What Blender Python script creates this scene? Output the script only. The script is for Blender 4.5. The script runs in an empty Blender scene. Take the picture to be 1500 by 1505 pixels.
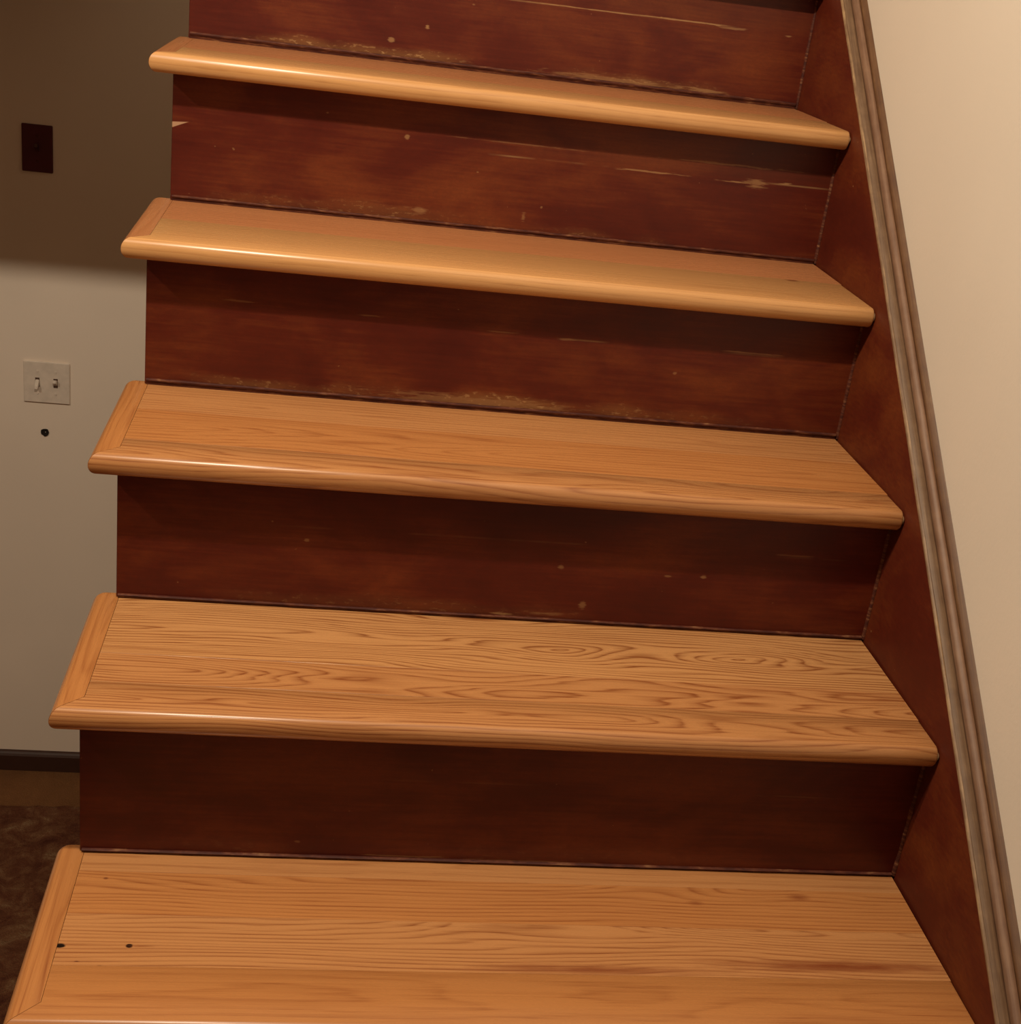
import bpy, bmesh, math, random
from mathutils import Vector, Matrix
random.seed(4)
S = bpy.context.scene
COL = S.collection

# ------------------------------------------------------------------ camera
cam_d = bpy.data.cameras.new('camera')
cam = bpy.data.objects.new('camera', cam_d)
COL.objects.link(cam)
cam.location = (0.2101, -0.9273, 0.9022)
cam.rotation_euler = (1.1736, -0.1208, -0.1089)
cam_d.sensor_fit = 'HORIZONTAL'
cam_d.sensor_width = 36.0
cam_d.lens = 1977.8 / 1500 * 36.0
cam_d.clip_start = 0.02
S.camera = cam

# ------------------------------------------------------------------ world, lamp, exposure
S.view_settings.view_transform = 'Standard'
S.view_settings.look = 'None'
S.view_settings.exposure = 0.0
S.view_settings.gamma = 1.0
S.view_settings.use_curve_mapping = False
wd = bpy.data.worlds.new('world')
S.world = wd
wd.use_nodes = True
wd.node_tree.nodes['Background'].inputs[0].default_value = (1.0, 0.72, 0.5, 1)
wd.node_tree.nodes['Background'].inputs[1].default_value = 0.05
ld = bpy.data.lights.new('ceiling_lamp', 'POINT')
ld.energy = 84
ld.color = (1.0, 0.86, 0.66)
ld.shadow_soft_size = 0.022
lamp = bpy.data.objects.new('ceiling_lamp', ld)
lamp.location = (0.12, -0.10, 1.90)
COL.objects.link(lamp)

l2 = bpy.data.lights.new('hall_fill', 'POINT')  # unseen fill light, added to brighten the hall wall
l2.energy = 82; l2.color = ld.color; l2.shadow_soft_size = 0.03
fill_obj = bpy.data.objects.new('hall_fill', l2)
fill_obj.location = (-1.70, -0.25, 2.007)
COL.objects.link(fill_obj)

# ------------------------------------------------------------------ measurements (metres)
W = 0.8835                      # right skirt face; the left ends of the risers stand at x = 0
RISE, GOING = 0.1829, 0.2117
TH = 0.0245                     # tread thickness
LO = 0.0234                     # overhang of the return nosing
SX = 0.005                      # joint between treads and return nosing
WX = W + 0.030                  # right wall
YB = 2.55                       # hall wall
FZ = -1.487                     # hall floor
K0, K1 = -2, 6
dz = {0: .0005, 1: .0004, 2: -.0013, 3: -.0011, 4: .0014}
dy = {1: .0025, 2: .0016, 3: -.0005, 4: -.0035}
db = {0: -.0035, 1: .0001, 2: .0022, 3: .0022, 4: .0007}
dx = {0: .0004, 1: .0019, 2: .0009, 3: .0017, 4: -.0029}
def Z(k): return k * RISE + dz.get(k, 0)
def F(k): return k * GOING + dy.get(k, 0)
def B(k): return k * GOING + GOING + 0.0327 + db.get(k, 0)

# ------------------------------------------------------------------ helpers
def mesh_obj(name, bm, mat, parent=None, smooth=True):
    me = bpy.data.meshes.new(name)
    bmesh.ops.recalc_face_normals(bm, faces=bm.faces[:])
    bm.to_mesh(me); bm.free()
    o = bpy.data.objects.new(name, me)
    COL.objects.link(o)
    if mat: me.materials.append(mat)
    if parent:
        o.parent = parent
        l = Vector((0, 0, 0)); q = parent
        while q: l += q.location; q = q.parent
        o.location = -l
    return o

def smooth_by_angle(o, ang=math.radians(40)):
    me = o.data
    for p in me.polygons: p.use_smooth = True
    bm = bmesh.new(); bm.from_mesh(me)
    for e in bm.edges:
        if len(e.link_faces) == 2 and e.calc_face_angle(0) > ang: e.smooth = False
    bm.to_mesh(me); bm.free()

def box(bm, a, b, bev=0.0, seg=2):
    r = bmesh.ops.create_cube(bm, size=1)
    vs = r['verts']
    for v in vs:
        v.co = Vector([(a[i] + b[i]) / 2 + v.co[i] * (b[i] - a[i]) for i in range(3)])
    if bev > 0:
        es = list({e for v in vs for e in v.link_edges})
        bmesh.ops.bevel(bm, geom=es, offset=bev, segments=seg, affect='EDGES', profile=0.5)

def loft(bm, rings, closed=True, caps=True):
    vr = [[bm.verts.new(p) for p in r] for r in rings]
    n = len(vr[0])
    for a, b in zip(vr[:-1], vr[1:]):
        for i in range(n if closed else n - 1):
            j = (i + 1) % n
            bm.faces.new((a[i], a[j], b[j], b[i]))
    if caps:
        bm.faces.new(list(reversed(vr[0]))); bm.faces.new(vr[-1])

def empty(name, loc):
    o = bpy.data.objects.new(name, None)
    o.location = loc
    COL.objects.link(o)
    return o

def tag(o, label=None, cat=None, group=None, kind=None):
    for k, v in (('label', label), ('category', cat), ('group', group), ('kind', kind)):
        if v: o[k] = v
    return o

# ------------------------------------------------------------------ material kit
class NT:
    def __init__(s, name):
        s.m = bpy.data.materials.new(name); s.m.use_nodes = True
        s.t = s.m.node_tree; s.b = s.t.nodes['Principled BSDF']
        tc = s.t.nodes.new('ShaderNodeTexCoord'); s.co = tc.outputs['Object']
    def put(s, sock, v):
        if v is None: return
        if isinstance(v, bpy.types.NodeSocket): s.t.links.new(v, sock)
        else:
            if hasattr(sock.default_value, '__len__') and len(sock.default_value) == 4 and len(v) == 3: v = (*v, 1)
            sock.default_value = v
    def math(s, op, a, b=None, c=None, clamp=False):
        n = s.t.nodes.new('ShaderNodeMath'); n.operation = op; n.use_clamp = clamp
        for i, v in enumerate((a, b, c)): 
            if v is not None: s.put(n.inputs[i], v)
        return n.outputs[0]
    def vec(s, op, a, b=None):
        n = s.t.nodes.new('ShaderNodeVectorMath'); n.operation = op
        s.put(n.inputs[0], a)
        if b is not None: s.put(n.inputs[1], b)
        return n.outputs['Value'] if op in ('LENGTH', 'DISTANCE', 'DOT_PRODUCT') else n.outputs[0]
    def sep(s, v):
        n = s.t.nodes.new('ShaderNodeSeparateXYZ'); s.put(n.inputs[0], v); return n.outputs
    def noise(s, v, scale, detail=2, rough=.5, dist=0):
        n = s.t.nodes.new('ShaderNodeTexNoise'); s.put(n.inputs['Vector'], v)
        n.inputs['Scale'].default_value = scale; n.inputs['Detail'].default_value = detail
        n.inputs['Roughness'].default_value = rough; n.inputs['Distortion'].default_value = dist
        return n.outputs['Fac']
    def mr(s, v, a, b, c=0, d=1, smooth=False):
        n = s.t.nodes.new('ShaderNodeMapRange')
        if smooth: n.interpolation_type = 'SMOOTHSTEP'
        s.put(n.inputs[0], v)
        for i, x in enumerate((a, b, c, d)): n.inputs[i + 1].default_value = x
        return n.outputs[0]
    def mix(s, f, a, b, mode='MIX'):
        n = s.t.nodes.new('ShaderNodeMix'); n.data_type = 'RGBA'; n.blend_type = mode
        s.put(n.inputs[0], f); s.put(n.inputs[6], a); s.put(n.inputs[7], b)
        return n.outputs[2]
    def ramp(s, f, stops):
        n = s.t.nodes.new('ShaderNodeValToRGB'); s.put(n.inputs[0], f)
        e = n.color_ramp.elements
        while len(e) < len(stops): e.new(.5)
        for i, (p, c) in enumerate(stops): e[i].position = p; e[i].color = (*c, 1) if len(c) == 3 else c
        return n.outputs[0]
    def bump(s, h, strength, dist):
        n = s.t.nodes.new('ShaderNodeBump'); s.put(n.inputs['Height'], h)
        n.inputs['Strength'].default_value = strength; n.inputs['Distance'].default_value = dist
        s.t.links.new(n.outputs[0], s.b.inputs['Normal'])
    def spot(s, c, h, soft=1.0, nz=None, amt=0.0):
        """elliptic mask around point c with half sizes h; nz frays its outline"""
        d = s.vec('SUBTRACT', s.co, tuple(c))
        d = s.vec('MULTIPLY', d, tuple(1 / x for x in h))
        l = s.vec('LENGTH', d)
        if nz is not None: l = s.math('ADD', l, s.math('MULTIPLY', s.math('SUBTRACT', nz, 0.5), amt))
        return s.mr(l, 1.0, 1.0 - soft, 0, 1)

def lin(r, g, b):
    f = lambda c: ((c / 255 + .055) / 1.055) ** 2.4 if c > 10 else c / 255 / 12.92
    return (f(r), f(g), f(b))

def oak(name, seed, light, dark, yc, cath=1.0, freq=150, contrast=0.8, axis='x', spots=(), rough=0.27, ztop=0.0):
    """plain-sawn oak: rings cut by a wandering surface give arches, pores give fine dashes"""
    s = NT(name)
    x, y, z = s.sep(s.co)
    if axis == 'y': x, y = y, x
    c = s.t.nodes.new('ShaderNodeCombineXYZ')
    s.put(c.inputs[0], x); s.put(c.inputs[1], y); s.put(c.inputs[2], s.math('ADD', z, seed * 3.17))
    p = c.outputs[0]
    p1 = s.vec('MULTIPLY', p, (2.1, 12, 9.0))
    n1 = s.noise(p1, 1.0, 1.5, .45)
    p2 = s.vec('MULTIPLY', p, (6, 60, 30))
    n2 = s.noise(p2, 1.0, 2, .5)
    h = s.math('MULTIPLY', s.math('SUBTRACT', n1, 0.47), 0.16 * cath)
    h = s.math('ADD', h, s.math('MULTIPLY', s.math('SUBTRACT', n2, 0.5), 0.006))
    zt = s.math('MULTIPLY', s.math('SUBTRACT', z, ztop), 1.1)
    yy = s.math('SUBTRACT', s.math('ADD', y, zt), yc)
    r = s.math('SQRT', s.math('ADD', s.math('MULTIPLY', yy, yy), s.math('MULTIPLY', h, h)))
    t = s.math('ADD', s.math('MULTIPLY', r, freq), s.math('MULTIPLY', n2, 0.9))
    fr = s.math('FRACT', t)
    ring = s.ramp(fr, [(0, (.15,) * 3), (.30, (0,) * 3), (.66, (.40,) * 3), (.86, (1,) * 3), (1, (.15,) * 3)])
    pp = s.vec('MULTIPLY', p, (22, 1100, 22))
    pores = s.mr(s.noise(pp, 1.0, 2, .6), .50, .68)
    fine = s.noise(s.vec('MULTIPLY', p, (5, 300, 120)), 1.0, 3, .65)
    patch = s.noise(s.vec('MULTIPLY', p, (2.2, 9, 2)), 1.0, 2, .5)
    ringc = s.math('MULTIPLY', ring, s.mr(fine, .3, .65, .45, 1.0))
    f = s.math('MULTIPLY', ringc, contrast * 1.1)
    f = s.math('ADD', f, s.math('MULTIPLY', s.math('SUBTRACT', fine, .5), .85))
    f = s.math('ADD', f, s.math('MULTIPLY', s.math('SUBTRACT', patch, .5), .55))
    f = s.math('ADD', f, s.math('MULTIPLY', pores, s.math('ADD', .10, s.math('MULTIPLY', ring, .18))), clamp=True)
    col = s.mix(f, light, dark)
    for (cc, hh, colr, soft, am) in spots:
        nz = s.noise(s.vec('MULTIPLY', s.co, (30, 160, 30)), 1.0, 2, .5)
        m = s.math('MULTIPLY', s.spot(cc, hh, soft, nz, .7), am)
        col = s.mix(m, col, colr)
    s.put(s.b.inputs['Base Color'], col)
    s.put(s.b.inputs['Roughness'], s.mr(f, 0, 1, rough, rough + .12))
    s.b.inputs['Specular IOR Level'].default_value = 0.5
    s.bump(s.math('SUBTRACT', 1.0, f), .12, .0006)
    return s.m

def mahogany(name, seed, marks=(), band=0.0, wear=0.0, base=None, amp=1.0, tri=None, zz=0, yy=0, warm=1.0):
    """old dark red stain under varnish, blotchy, with scuffs given as (x, z, half length, half height, strength)"""
    s = NT(name)
    p = s.vec('ADD', s.co, (seed * 1.7, seed * 2.3, seed * 3.1))
    a = s.noise(s.vec('MULTIPLY', p, (6, 6, 11)), 1.0, 4, .55, .4)
    g = s.noise(s.vec('MULTIPLY', p, (12, 60, 240)), 1.0, 3, .6)
    f = s.math('ADD', s.math('MULTIPLY', a, .75), s.math('MULTIPLY', g, .25))
    f = s.math('ADD', .5, s.math('MULTIPLY', s.math('SUBTRACT', f, .5), amp))
    col = s.ramp(f, [(.30, (.052, .0056, .0046)), (.48, (.088, .0110, .0050)), (.62, (.140, .0270, .0070)), (.8, (.18, .042, .010))])
    mot = s.noise(s.vec('MULTIPLY', p, (160, 160, 260)), 1.0, 3, .7)
    col = s.mix(s.mr(mot, .35, .7, 0, .28), col, (.045, .010, .006))
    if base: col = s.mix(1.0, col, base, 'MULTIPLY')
    fine = s.noise(s.vec('MULTIPLY', p, (90, 90, 220)), 1.0, 3, .65)
    dash = s.noise(s.vec('MULTIPLY', p, (40, 40, 420)), 1.0, 3, .65)
    bare = (.36, .20, .085)
    x, y, z = s.sep(s.co)
    zr = s.math('SUBTRACT', z, zz)
    if band > 0:   # worn, glue-stained strip where an old carpet ended, along the foot of the riser
        top = s.math('ADD', s.math('MULTIPLY', a, .040), .000)
        m = s.mr(s.math('SUBTRACT', top, zr), -.004, .008, 0, 1, True)
        xm = s.mr(s.noise(s.vec('MULTIPLY', p, (5, 1, 1)), 1.0, 2), .38, .60)
        edge = s.math('MULTIPLY', s.mr(x, .04, .14), s.mr(x, W - .10, W - .24))
        m = s.math('MULTIPLY', s.math('MULTIPLY', m, xm), s.math('MULTIPLY', edge, band))
        col = s.mix(s.math('MULTIPLY', m, .42), col, (.22, .105, .035))
        col = s.mix(s.math('MULTIPLY', m, s.mr(fine, .56, .66, 0, .75)), col, bare)
    if wear > 0:   # faint tide line 10 cm up, duller stain above it
        ln = s.mr(s.math('ABSOLUTE', s.math('SUBTRACT', zr, s.math('ADD', .1000, s.math('MULTIPLY', x, .004)))), .0016, .0004)
        xm = s.mr(s.noise(s.vec('MULTIPLY', p, (9, 1, 1)), 1.0, 3), .50, .62)
        col = s.mix(s.math('MULTIPLY', s.math('MULTIPLY', ln, xm), s.math('MULTIPLY', s.mr(x, .15, .35), wear)), col, (.26, .14, .06))
        up = s.math('MULTIPLY', s.mr(zr, .100, .112), s.mr(x, .3, .7))
        col = s.mix(s.math('MULTIPLY', up, .35 * wear), col, (.085, .026, .010))
    sp = s.mr(s.noise(s.vec('MULTIPLY', p, (110, 110, 140)), 1.0, 1, .5), .80, .83)
    col = s.mix(s.math('MULTIPLY', sp, .35), col, bare)
    for (mx, mz, hx, hz, st) in marks:
        m = s.spot((mx, yy, zz + mz), (hx, 1.0, hz), .5, dash, 2.6)
        col = s.mix(s.math('MULTIPLY', m, st * .62), col, bare)
    if tri:
        (tx, tz, tw, thh) = tri
        u = s.mr(x, tx, tx + tw, 1, 0)
        dzv = s.math('ABSOLUTE', s.math('SUBTRACT', zr, s.math('ADD', tz, s.math('MULTIPLY', x, .25))))
        m = s.mr(s.math('SUBTRACT', s.math('MULTIPLY', u, thh), dzv), 0, .0008)
        col = s.mix(s.math('MULTIPLY', m, .85), col, (.45, .27, .16))
    s.put(s.b.inputs['Base Color'], col)
    s.put(s.b.inputs['Roughness'], s.mr(f, .3, .8, .36, .5))
    s.b.inputs['Specular IOR Level'].default_value = .32
    s.bump(g, .08, .0006)
    return s.m

def paint(name, col, bump=.12, rough=.75, scale=160, tint=.05):
    s = NT(name)
    a = s.noise(s.co, 1.6, 3, .55)
    c = s.mix(s.mr(a, .3, .7), tuple(v * (1 - tint) for v in col), tuple(min(1, v * (1 + tint)) for v in col))
    s.put(s.b.inputs['Base Color'], c)
    s.b.inputs['Roughness'].default_value = rough
    s.bump(s.noise(s.co, scale, 3, .6), bump, .002)
    return s.m

def plain(name, col, rough=.5, metal=0):
    s = NT(name)
    n = s.noise(s.co, 60, 2)
    s.put(s.b.inputs['Base Color'], s.mix(s.mr(n, .3, .7), tuple(v * .88 for v in col), col))
    s.b.inputs['Roughness'].default_value = rough; s.b.inputs['Metallic'].default_value = metal
    return s.m

M_wall = paint('warm_white_wall_paint', (.70, .625, .535))
M_hallwall = paint('hall_wall_paint', (.84, .715, .60), .08)
M_ceil = paint('ceiling_paint', (.6, .52, .40), .1)
M_dark = mahogany('dark_stained_wood', 9)
M_skirt = mahogany('skirt_stained_wood', 21, base=(.88, .95, 0.8), amp=.7)
M_bead = NT('worn_bead')
_n = M_bead.noise(M_bead.vec('MULTIPLY', M_bead.co, (45, 45, 300)), 1.0, 3, .6)
M_bead.put(M_bead.b.inputs['Base Color'], M_bead.ramp(_n, [(.42, (.050, .012, .008)), (.58, (.10, .028, .014)), (.70, (.20, .09, .04))]))
M_bead.b.inputs['Roughness'].default_value = .6; M_bead.b.inputs['Specular IOR Level'].default_value = .2
M_bead = M_bead.m

M_filler = plain('old_filler', (.20, .105, .045), .8)

def dusty(name, stops, seed=0):
    s = NT(name)
    p = s.vec('ADD', s.co, (seed, seed, seed))
    x, y, z = s.sep(p)
    # along the slope of the stair
    al = s.math('ADD', s.math('MULTIPLY', y, .744), s.math('MULTIPLY', z, .668))
    ac = s.math('SUBTRACT', s.math('MULTIPLY', z, .744), s.math('MULTIPLY', y, .668))
    c = s.t.nodes.new('ShaderNodeCombineXYZ')
    s.put(c.inputs[0], s.math('MULTIPLY', x, 420)); s.put(c.inputs[1], s.math('MULTIPLY', al, 14)); s.put(c.inputs[2], s.math('MULTIPLY', ac, 300))
    n = s.noise(c.outputs[0], 1.0, 4, .6)
    n2 = s.noise(p, 34, 3, .6)
    f = s.math('ADD', s.math('MULTIPLY', n, .6), s.math('MULTIPLY', n2, .4))
    s.put(s.b.inputs['Base Color'], s.ramp(f, stops))
    s.b.inputs['Roughness'].default_value = .55
    s.bump(n, .15, .0008)
    return s.m

# ------------------------------------------------------------------ the room
def wall(name, a, b, mat):
    bm = bmesh.new(); box(bm, a, b)
    o = mesh_obj(name, bm, mat); o['kind'] = 'structure'
    return o
XL, YF, TOP = -2.6, -3.0, 3.6
wall('wall_right', (WX, YF, FZ - .1), (WX + .12, YB + .12, TOP), M_wall)
wb = wall('wall_back', (XL - .12, YB, FZ - .1), (WX, YB + .12, TOP), M_hallwall)
M_far = paint('low_bounce_far_wall', (.15, .09, .045))  # walls out of view, coloured dark to cut bounce light
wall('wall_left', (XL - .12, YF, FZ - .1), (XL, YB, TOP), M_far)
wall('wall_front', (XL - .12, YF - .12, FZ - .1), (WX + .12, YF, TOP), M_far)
wall('ceiling', (XL - .12, YF - .12, TOP), (WX + .12, YB + .12, TOP + .1), M_ceil)
# upper storey floor; its underside is the ceiling of the hall on the left
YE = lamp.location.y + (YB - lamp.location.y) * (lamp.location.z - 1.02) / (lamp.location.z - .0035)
wall('floor_upper', (XL, YE, 1.02), (-0.03, YB, 1.302), paint('low_bounce_hall_ceiling', (.24, .135, .06)))  # slab coloured dark so less light bounces onto the upper hall wall

# hall floor with a little relief of short carpet pile
def carpet_mat(name, stops, sc):
    s = NT(name)
    a = s.noise(s.co, sc, 5, .68, .6); b = s.noise(s.co, 260, 2, .7)
    f = s.math('ADD', s.math('MULTIPLY', a, .8), s.math('MULTIPLY', b, .2))
    s.put(s.b.inputs['Base Color'], s.ramp(f, stops))
    s.b.inputs['Roughness'].default_value = .95
    s.b.inputs['Specular IOR Level'].default_value = .1
    s.bump(s.math('ADD', a, b), .8, .008)
    return s.m
M_floor = carpet_mat('tan_carpet', [(.3, (.15, .065, .026)), (.7, (.23, .105, .042))], 9)
wall('floor', (XL - .12, YF - .12, FZ - .1), (WX + .12, YB + .12, FZ), M_floor)

# baseboard of the hall, stained dark, with an eased top edge
bm = bmesh.new()
prof = [(0, 0), (-.016, 0), (-.016, .050), (-.013, .056), (-.008, .060), (0, .062)]
loft(bm, [[(xx, YB + p[0], FZ + p[1]) for p in prof] for xx in (XL, WX)])
bb = mesh_obj('baseboard_back', bm, plain('dark_brown_trim', (.050, .019, .012), .5)); bb['kind'] = 'structure'

# hole punched in the hall wall under the switches: ragged dark recess in a raised ring of torn plaster
M_hole = plain('hole_dark', (.012, .006, .004), .9)
bm = bmesh.new()
rings = []
nh = 14
rr = [random.uniform(.8, 1.2) for _ in range(nh)]
for (rad, yo) in ((.0135, 0.0), (.0105, -.0025), (.0085, -.0012), (.006, -.0003), (.001, -.0001)):
    rings.append([(-.499 + math.cos(2 * math.pi * i / nh) * rad * rr[i], YB + yo - .0002, -.4253 + math.sin(2 * math.pi * i / nh) * rad * rr[i] * 1.15) for i in range(nh)])
loft(bm, rings[1:], caps=False)
hole = mesh_obj('hole', bm, M_hole, wb); hole['label'] = 'small dark ragged hole in the wall'

# ------------------------------------------------------------------ switches on the hall wall
def plate(bm, cx, cz, w, h, d=.006):
    box(bm, (cx - w / 2, YB - d, cz - h / 2), (cx + w / 2, YB, cz + h / 2), .0022, 3)
def screw(parent, x, z, mat):
    bm = bmesh.new()
    bmesh.ops.create_cone(bm, cap_ends=True, segments=12, radius1=.0035, radius2=.0028, depth=.0016,
                          matrix=Matrix.Translation((x, YB - .0066, z)) @ Matrix.Rotation(math.pi / 2, 4, 'X'))
    return mesh_obj('screw', bm, mat, parent)
def toggle(parent, x, z, up, mat, slotmat):
    bm = bmesh.new(); box(bm, (x - .0055, YB - .0064, z - .0125), (x + .0055, YB - .0055, z + .0125))
    mesh_obj('toggle_slot', bm, slotmat, parent)
    sg = 1 if up else -1
    bm = bmesh.new()
    R0 = [(x - .0048, YB - .0056, z - .008), (x + .0048, YB - .0056, z - .008), (x + .0048, YB - .0056, z + .008), (x - .0048, YB - .0056, z + .008)]
    R1 = [(x - .0040, YB - .024, z + sg * .010 - .0045), (x + .0040, YB - .024, z + sg * .010 - .0045),
          (x + .0040, YB - .022, z + sg * .010 + .0035), (x - .0040, YB - .022, z + sg * .010 + .0035)]
    loft(bm, [R0, R1])
    es = bm.edges[:]
    bmesh.ops.bevel(bm, geom=es, offset=.0010, segments=2, affect='EDGES')
    return mesh_obj('toggle', bm, mat, parent)
M_white = plain('white_plastic', (.80, .69, .59), .4)
M_slot = plain('slot_shadow', (.10, .05, .03), .8)
sw = empty('double_switch', (-.4938, YB, -.2855))
bm = bmesh.new(); plate(bm, -.4938, -.2855, .1165, .112)
mesh_obj('cover_plate', bm, M_white, sw)
toggle(sw, -.5168, -.2855, False, M_white, M_slot)
toggle(sw, -.4708, -.2855, True, M_white, M_slot)
for xx in (-.5168, -.4708):
    for q in (-.030, .030): screw(sw, xx, -.2855 + q, M_white)
tag(sw, 'white two-gang toggle switch plate on the hall wall above a small hole', 'light switch')
M_brown = plain('brown_plastic', (.085, .004, .010), .6)
M_brown2 = plain('brown_plastic_toggle', (.10, .030, .025), .25)
s1 = empty('single_switch', (-.5090, YB, .3137))
bm = bmesh.new(); plate(bm, -.5090, .3137, .073, .114)
mesh_obj('cover_plate', bm, M_brown, s1)
toggle(s1, -.5090, .3137, True, M_brown2, M_brown)
for q in (-.030, .030): screw(s1, -.5090, .3137 + q, M_brown2)
tag(s1, 'dark maroon-brown single switch plate in the shaded upper part of the hall wall', 'light switch')

# ------------------------------------------------------------------ dark rug in the hall
M_rug = carpet_mat('dark_rug', [(.34, (.075, .022, .014)), (.48, (.13, .048, .024)), (.58, (.18, .085, .042)), (.68, (.30, .20, .11))], 16)
bm = bmesh.new()
nx, ny = 90, 150
x0, x1, y0, y1 = -1.75, -.08, .30, 2.36
vs = [[None] * (ny + 1) for _ in range(nx + 1)]
from mathutils import noise as mn
for i in range(nx + 1):
    for j in range(ny + 1):
        xx = x0 + (x1 - x0) * i / nx; yy = y0 + (y1 - y0) * j / ny
        e = min(i, nx - i, j, ny - j)
        zz = FZ + (.0005 if e == 0 else .014 + .007 * mn.noise((xx * 22, yy * 22, 0)) + .004 * mn.noise((xx * 60, yy * 60, 3)))
        if e == 0:
            yy += .012 * mn.noise((xx * 14, yy * 14, 5)); 
        vs[i][j] = bm.verts.new((xx, yy, zz))
for i in range(nx):
    for j in range(ny):
        bm.faces.new((vs[i][j], vs[i + 1][j], vs[i + 1][j + 1], vs[i][j + 1]))
rug = mesh_obj('rug', bm, M_rug)
for p in rug.data.polygons: p.use_smooth = True
tag(rug, 'dark brown mottled shaggy rug on the hall floor left of the stairs', 'rug')

# ------------------------------------------------------------------ staircase
# wall under the stairs, stepped along treads and risers (hall side)
bm = bmesh.new()
pts = [(F(K0) + .035, FZ)]
for k in range(K0, K1 + 1):
    pts.append((F(k) + .037 if k == K0 else B(k - 1) + .003, Z(k) - TH - .001))
    if k < K1: pts.append((B(k) + .003, Z(k) - TH - .001))
pts[1] = (F(K0) + .035, Z(K0) - TH - .001)
pts.append((F(K1) + .24, Z(K1) - TH - .001)); pts.append((F(K1) + .24, FZ))
vsa = [bm.verts.new((.008, a, b)) for a, b in pts]; vsb = [bm.verts.new((.040, a, b)) for a, b in pts]
bm.faces.new(vsa); bm.faces.new(list(reversed(vsb)))
for i in range(len(pts)):
    j = (i + 1) % len(pts); bm.faces.new((vsa[i], vsb[i], vsb[j], vsa[j]))
SIDE = bm

stair = empty('staircase', (W / 2, F(K0), FZ))
tag(stair, 'dark red-brown staircase with glossy honey oak treads and mitred return nosings', 'staircase')

sp_ = mesh_obj('side_panel', SIDE, M_hallwall, stair); sp_['label'] = 'painted wall panel closing the open side under the treads'
R_ = TH / 2
def nose(n=10):
    """bullnose: (depth from the front, height below the top)"""
    o = []
    for i in range(n + 1):
        a = math.pi / 2 - math.pi * i / n
        o.append((R_ * .78 * (1 - math.cos(a)), -R_ + R_ * math.sin(a)))
    return o
NOSE = nose(14)
C_ = .0001      # eased edge at the glue joints

def front_board(k, depth, mat):
    """nosing board with its mitred left corner; runs to the skirt on the right"""
    bm = bmesh.new()
    prof = [(depth, -C_ * .8), (depth - C_, 0)] + [(d, z) for d, z in NOSE] + [(depth, -TH)]
    def xl(d): return -LO + d if d < LO + SX else SX
    # split the top where the mitre ends so that the joint is straight
    prof = [prof[0], prof[1], (LO + SX, 0)] + prof[2:-1] + [(LO + SX, -TH), prof[-1]]
    ra, rb = [], []
    for d, z in prof:
        if d == LO + SX: x = SX
        else: x = xl(d)
        ra.append((x + .00015, F(k) + d, Z(k) + z))
        rb.append((W - .0035 - (.0012 if z > -.0005 or z < -TH + .001 else 0) * 0, F(k) + d, Z(k) + z))
    rm = [(W - .0055, p[1], p[2]) for p in rb]
    # slightly eased right end
    cz = Z(k) - R_
    re = [(W - .0032, F(k) + (p[1] - F(k)) + (.0012 if p[1] - F(k) < .012 else 0), cz + (p[2] - cz) * .93) for p in rb]
    loft(bm, [ra, rm, re])
    return bm

def back_board(k, ya, yb, first_dark=False):
    """plain board between two distances from the front"""
    bm = bmesh.new()
    prof = [(ya, -C_ * .8), (ya + C_, 0), (yb - C_, 0), (yb, -C_ * .8), (yb, -TH), (ya, -TH)]
    loft(bm, [[(x, F(k) + d, Z(k) + z) for d, z in prof] for x in (SX + .00015, W - .0032)])
    return bm

def return_board(k):
    bm = bmesh.new()
    wdt = LO + SX
    prof = [(wdt, -C_ * .8), (wdt - C_, 0)] + [(d, z) for d, z in NOSE] + [(wdt, -TH)]
    yend = B(k) + .0098
    rc = .006
    rings = []
    rings.append([(-LO + d - .0003, F(k) + d + .0002, Z(k) + z) for d, z in prof])
    rings.append([(-LO + d - .0003, yend - rc, Z(k) + z) for d, z in prof])
    for i in range(1, 6):
        a = math.pi / 2 * i / 5
        ring = []
        for d, z in prof:
            ins = rc * (1 - math.cos(a))      # rounded back corner in plan
            dd = max(d, 0) + ins * max(0.0, 1 - d / wdt)
            ring.append((-LO + dd - .0003, yend - rc + rc * math.sin(a), Z(k) + z * (1 - .0 * a)))
        rings.append(ring)
    loft(bm, rings)
    return bm

# board colours (linear)
HONEY = ((.440, .202, .076), (.205, .060, .016))
HONEY2 = ((.490, .242, .094), (.210, .066, .018))
PALE = ((.545, .285, .112), (.320, .135, .042))
PINK = ((.410, .170, .070), (.250, .084, .028))
ORNG = ((.425, .178, .058), (.215, .060, .015))
TREADS = {
    # k: [(end of board measured from the front, tone, arch centre, cath, freq, contrast, spots)], ... , return tone
    0: dict(b=[(.075, ORNG, .045, .7, 110, .30, ()), (.1457, HONEY, .150, .9, 190, .75, 'streak'), (.2105, ORNG, .215, 1.1, 170, .65, 'knot'), (.262, HONEY, .235, .5, 80, .3, ())], r=ORNG),
    1: dict(b=[(.0590, HONEY, .030, 1.2, 175, .85, ()), (.1168, HONEY, .085, 1.1, 190, .9, ()), (.262, HONEY2, .175, 1.5, 175, 1.0, ())], r=ORNG),
    2: dict(b=[(.0550, HONEY, .015, 1.0, 120, .7, ()), (.1551, ORNG, .10, .9, 115, .55, ()), (.262, HONEY, .19, .8, 110, .5, ())], r=ORNG),
    3: dict(b=[(.1280, PALE, .04, .5, 120, .4, 'knot3'), (.262, PINK, .16, .5, 110, .3, ())], r=PINK),
    4: dict(b=[(.1000, PALE, .02, .6, 120, .4, ()), (.262, PINK, .14, .6, 110, .35, ())], r=PINK),
}
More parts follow.
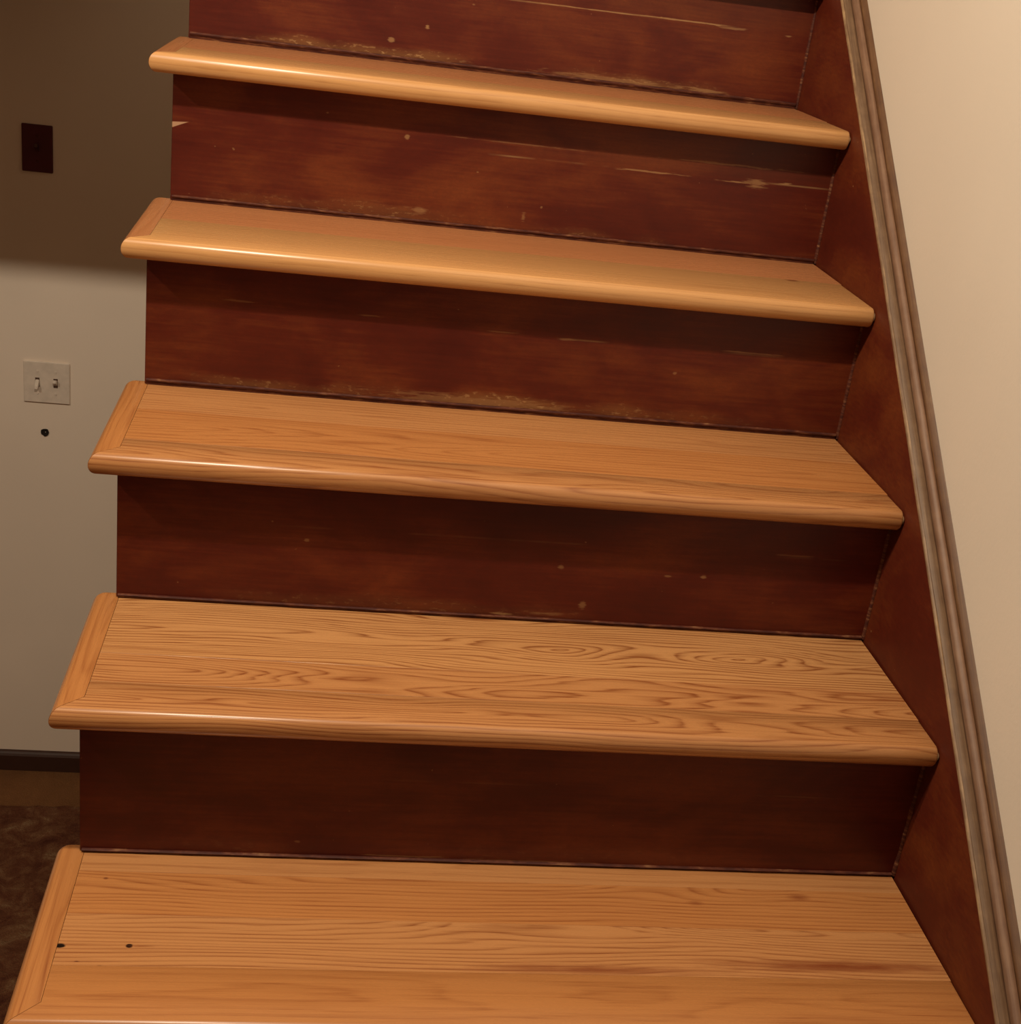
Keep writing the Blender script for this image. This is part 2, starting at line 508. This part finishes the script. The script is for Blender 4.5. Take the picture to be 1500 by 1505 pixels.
DEF = dict(b=[(.100, HONEY, .03, 1, 115, .6, ()), (.262, HONEY, .18, 1, 115, .6, ())], r=ORNG)
DK = (.10, .022, .010)
BR = (.19, .050, .016)
def spots_for(tagname, k):
    y, z = F(k), Z(k)
    if tagname == 'streak':
        return [((.0135 - .006, y + .1002, z), (.0060, .0036, .05), (.008, .003, .002), .35, 1),
                ((.0700, y + .1020, z), (.0040, .0032, .05), (.010, .004, .003), .35, 1),
                ((.0800, y + .1020, z), (.016, .0016, .05), BR, .8, .7),
                ((.7750, y + .0930, z), (.170, .0110, .05), BR, .9, 1.0),
                ((.5100, y + .0820, z), (.150, .0085, .05), BR, .9, .85),
                ((.0260, y + .0800, z), (.0030, .0012, .05), DK, .6, .8),
                ((.0470, y + .0750, z), (.0030, .0012, .05), DK, .6, .5)]
    if tagname == 'knot':
        return [((.758, y + .199, z), (.016, .0065, .05), BR, .9, .8),
                ((.640, y + .185, z), (.012, .005, .05), BR, .9, .7),
                ((.033, y + .199, z), (.003, .0022, .05), DK, .6, .7)]
    if tagname == 'knot3':
        return [((.811, y + .124, z), (.012, .0075, .05), BR, .8, .9)]
    return []

tread_labels = {
    0: 'lowest oak tread in view, with two dark nail holes near its left end and a brown streak',
    1: 'oak tread with strong arched grain, second from the bottom of the view',
    2: 'oak tread in the middle of the five in view',
    3: 'oak tread with a pale yellow front board and a pinkish back board',
    4: 'highest oak tread in view, seen almost edge-on',
}
for k in range(K0, K1 + 1):
    T = TREADS.get(k, DEF)
    prev = None; tr = None
    blist = T['b']
    for i, (end, tone, yc, cath, fq, con, sp) in enumerate(blist):
        end_ = end if end < .25 else (B(k) - F(k) + (.0 if False else .0165))
        m = oak('oak_tread_board', k * 7.3 + i * 2.9 + 1.3, tone[0], tone[1], F(k) + yc, cath, fq, con, spots=spots_for(sp, k) if sp else (), ztop=Z(k))
        if i == 0:
            tr = mesh_obj('tread', front_board(k, end, m), m, stair)
            if k in tread_labels: tr['label'] = tread_labels[k]
        else:
            mesh_obj('board', back_board(k, prev + .0001, end_, m), m, tr)
        prev = end_
        if i == 0: smooth_by_angle(tr)
        if k == 0 and i == 2: pass
    m = oak('oak_return', k * 5.1 + 40, T['r'][0], T['r'][1], .0, .7, 120, .4, axis='y', ztop=Z(k))
    rt = mesh_obj('return_nosing', return_board(k), m, tr); smooth_by_angle(rt)

RM = {
    4: dict(marks=[(.560, .1022, .085, .0010, 1.0), (.690, .1030, .075, .0011, 1.0), (.765, .1010, .022, .0022, .7), (.3262, .053, .0035, .0035, 1.0), (.2772, .030, .0050, .0040, .9),
                   (.8497, .0994, .005, .0016, .8), (.60, .009, .12, .0070, .55), (.74, .0105, .035, .0040, .8)], band=1.0, wear=.5),
    3: dict(marks=[(.63, .1014, .055, .0014, .9), (.745, .1000, .030, .0012, .9), (.778, .1020, .018, .0075, .8), (.820, .1047, .010, .0020, 1.0),
                   (.3012, .112, .0035, .0030, .8), (.4655, .024, .0040, .0060, .6), (.325, .0185, .010, .006, .6), (.73, .122, .09, .0016, .5), (.45, .119, .10, .0012, .4)], band=.8, wear=.7,
            tri=(-.002, .0955, .026, .0046)),
    2: dict(marks=[(.266, .1093, .016, .0012, .45), (.430, .1035, .022, .0010, .4), (.5075, .1015, .012, .0020, .5), (.745, .1050, .050, .0011, .6), (.6522, .070, .0030, .0022, .6),
                   (.110, .113, .022, .0014, .4), (.40, .0115, .13, .0080, .45)], band=1.3, wear=.5),
    1: dict(base=(.95, .82, .9), marks=[(.4994, .0724, .0045, .0045, .6), (.6271, .0689, .005, .0022, .6), (.6697, .0701, .004, .0028, .8), (.5312, .0250, .0050, .0060, .6), (.437, .0071, .014, .0018, .9),  # base tint puts some of this riser's shade into its colour
                   (.4968, .0105, .022, .0022, .5), (.2081, .0849, .003, .0022, .7), (.775, .1053, .035, .0012, .35)], band=.25, wear=.3),
    0: dict(base=(.82, .68, .85), marks=[(.22, .021, .004, .002, .4), (.33, .006, .05, .0012, .5), (.45, .0048, .09, .0010, .5), (.75, .100, .05, .0012, .2)], band=.1, wear=.15),  # base tint darkened for the deep shade on the lowest riser in view
}
for k in range(K0, K1):
    q = RM.get(k, dict(marks=(), band=.5, wear=.4))
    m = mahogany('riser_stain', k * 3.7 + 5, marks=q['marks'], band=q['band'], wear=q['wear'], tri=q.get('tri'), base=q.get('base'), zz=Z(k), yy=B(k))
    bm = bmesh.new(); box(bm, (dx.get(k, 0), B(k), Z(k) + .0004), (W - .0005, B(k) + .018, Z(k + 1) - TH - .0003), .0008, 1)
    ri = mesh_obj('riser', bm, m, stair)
    # thin bead where the riser meets the tread, proud of the riser with a rounded worn top
    bm = bmesh.new()
    hh = {0: .0042, 1: .0050, 2: .0075, 3: .0070, 4: .0085}.get(k, .006)
    prof = [(0, 0), (-.0016, 0), (-.0016, hh * .45), (-.0030, hh * .55), (-.0034, hh * .80), (-.0026, hh * .97), (0, hh)]
    n = 40; rings = []
    for i in range(n + 1):
        x = dx.get(k, 0) + .002 + (W - .006 - dx.get(k, 0)) * i / n
        w = 1 + .22 * mn.noise((x * 30, k * 7.0, 0)) + .12 * mn.noise((x * 110, k * 3.0, 2))
        rings.append([(x, B(k) + a * w, Z(k) + .0002 + b * (1 + .35 * (w - 1))) for a, b in prof])
    loft(bm, rings)
    bd = mesh_obj('bottom_bead', bm, M_bead, ri); smooth_by_angle(bd, math.radians(60))
    # dab of old filler between the nosing end and the skirt board
    bm = bmesh.new()
    bmesh.ops.create_icosphere(bm, subdivisions=2, radius=1)
    for v in bm.verts:
        w = 1 + .3 * mn.noise((v.co.x * 2 + k, v.co.y * 2, v.co.z * 2))
        v.co = Vector((W - .0020 + v.co.x * .0018, F(k) + .007 + v.co.y * .006 * w, Z(k) - .011 + v.co.z * .0055 * w))
    fl = mesh_obj('filler', bm, M_filler, ri)
    for f_ in fl.data.polygons: f_.use_smooth = True
    # caulk bead in the corner between riser and skirt board
    bm = bmesh.new(); rings = []
    htop = Z(k + 1) - TH - .002
    for i in range(25):
        z = Z(k) + .001 + (htop - Z(k) - .001) * i / 24
        r = .0030 * (1 + .35 * mn.noise((z * 40, k, 0)))
        c = (W - .0003, B(k) + .0003)
        rings.append([(c[0], c[1], z)] + [(c[0] - r * math.cos(a) , c[1] - r * math.sin(a), z) for a in [j * math.pi / 8 for j in range(5)]])
    loft(bm, rings)
    cb = mesh_obj('corner_bead', bm, M_bead, ri); smooth_by_angle(cb, math.radians(60))

# skirt board along the right wall
SL = RISE / GOING
def slope_ring(y, prof): return [(W + a, y, SL * y + b) for a, b in prof]
YA, YZ = F(K0) - .05, 1.62
def run(name, prof, mat, wob=0.0, n=90, parent=stair, seed=0):
    bm = bmesh.new(); rings = []
    for i in range(n + 1):
        y = YA + (YZ - YA) * i / n
        pr = [(min(.0298, a + (wob * mn.noise((y * 9, seed, j * 0.15)) if 0 < j < len(prof) - 1 else 0)), b + (wob * mn.noise((y * 13, seed + 5, j * .15)))) for j, (a, b) in enumerate(prof)]
        rings.append(slope_ring(y, pr))
    loft(bm, rings)
    o = mesh_obj(name, bm, mat, parent); smooth_by_angle(o, math.radians(50))
    return o
sk = run('skirt_board', [(0, -.36), (0, .0285), (.0008, .0300), (.0022, .0312), (.0120, .0330), (.0125, -.36)], M_skirt, .0003)
M_ledge = dusty('dusty_ledge', [(.34, (.085, .040, .018)), (.50, (.125, .068, .034)), (.62, (.165, .095, .050)), (.74, (.26, .165, .085))], 1)
M_ridge = dusty('worn_ridge', [(.32, (.11, .048, .024)), (.50, (.165, .085, .048)), (.64, (.21, .115, .066))], 7)
M_backb = dusty('brown_back_edge', [(.35, (.075, .028, .010)), (.55, (.12, .052, .018)), (.68, (.17, .09, .04))], 13)
M_edge = dusty('worn_edge', [(.32, (.10, .045, .02)), (.48, (.16, .088, .044)), (.64, (.32, .20, .10))], 3)
run('worn_edge', [(-.0002, .0288), (.0000, .0302), (.0008, .0318), (.0026, .0328), (.0034, .0322), (.0022, .0300)], M_edge, .0004, 160, sk, 2)
run('cap_ledge', [(.0026, .0300), (.0028, .0332), (.0060, .0352), (.0115, .0362), (.0130, .0350), (.0136, .0322), (.0136, .0300)], M_ledge, .0003, 90, sk, 8)
run('cap_ridge', [(.0138, .0300), (.0140, .0372), (.0152, .0402), (.0172, .0424), (.0195, .0436), (.0215, .0438), (.0226, .0425), (.0230, .0300)], M_ridge, .0003, 90, sk, 14)
run('cap_back_edge', [(.0230, .0300), (.0232, .0432), (.0245, .0462), (.0265, .0485), (.0285, .0512), (.0299, .0522), (.0299, .0300)], M_backb, .0004, 120, sk, 19)
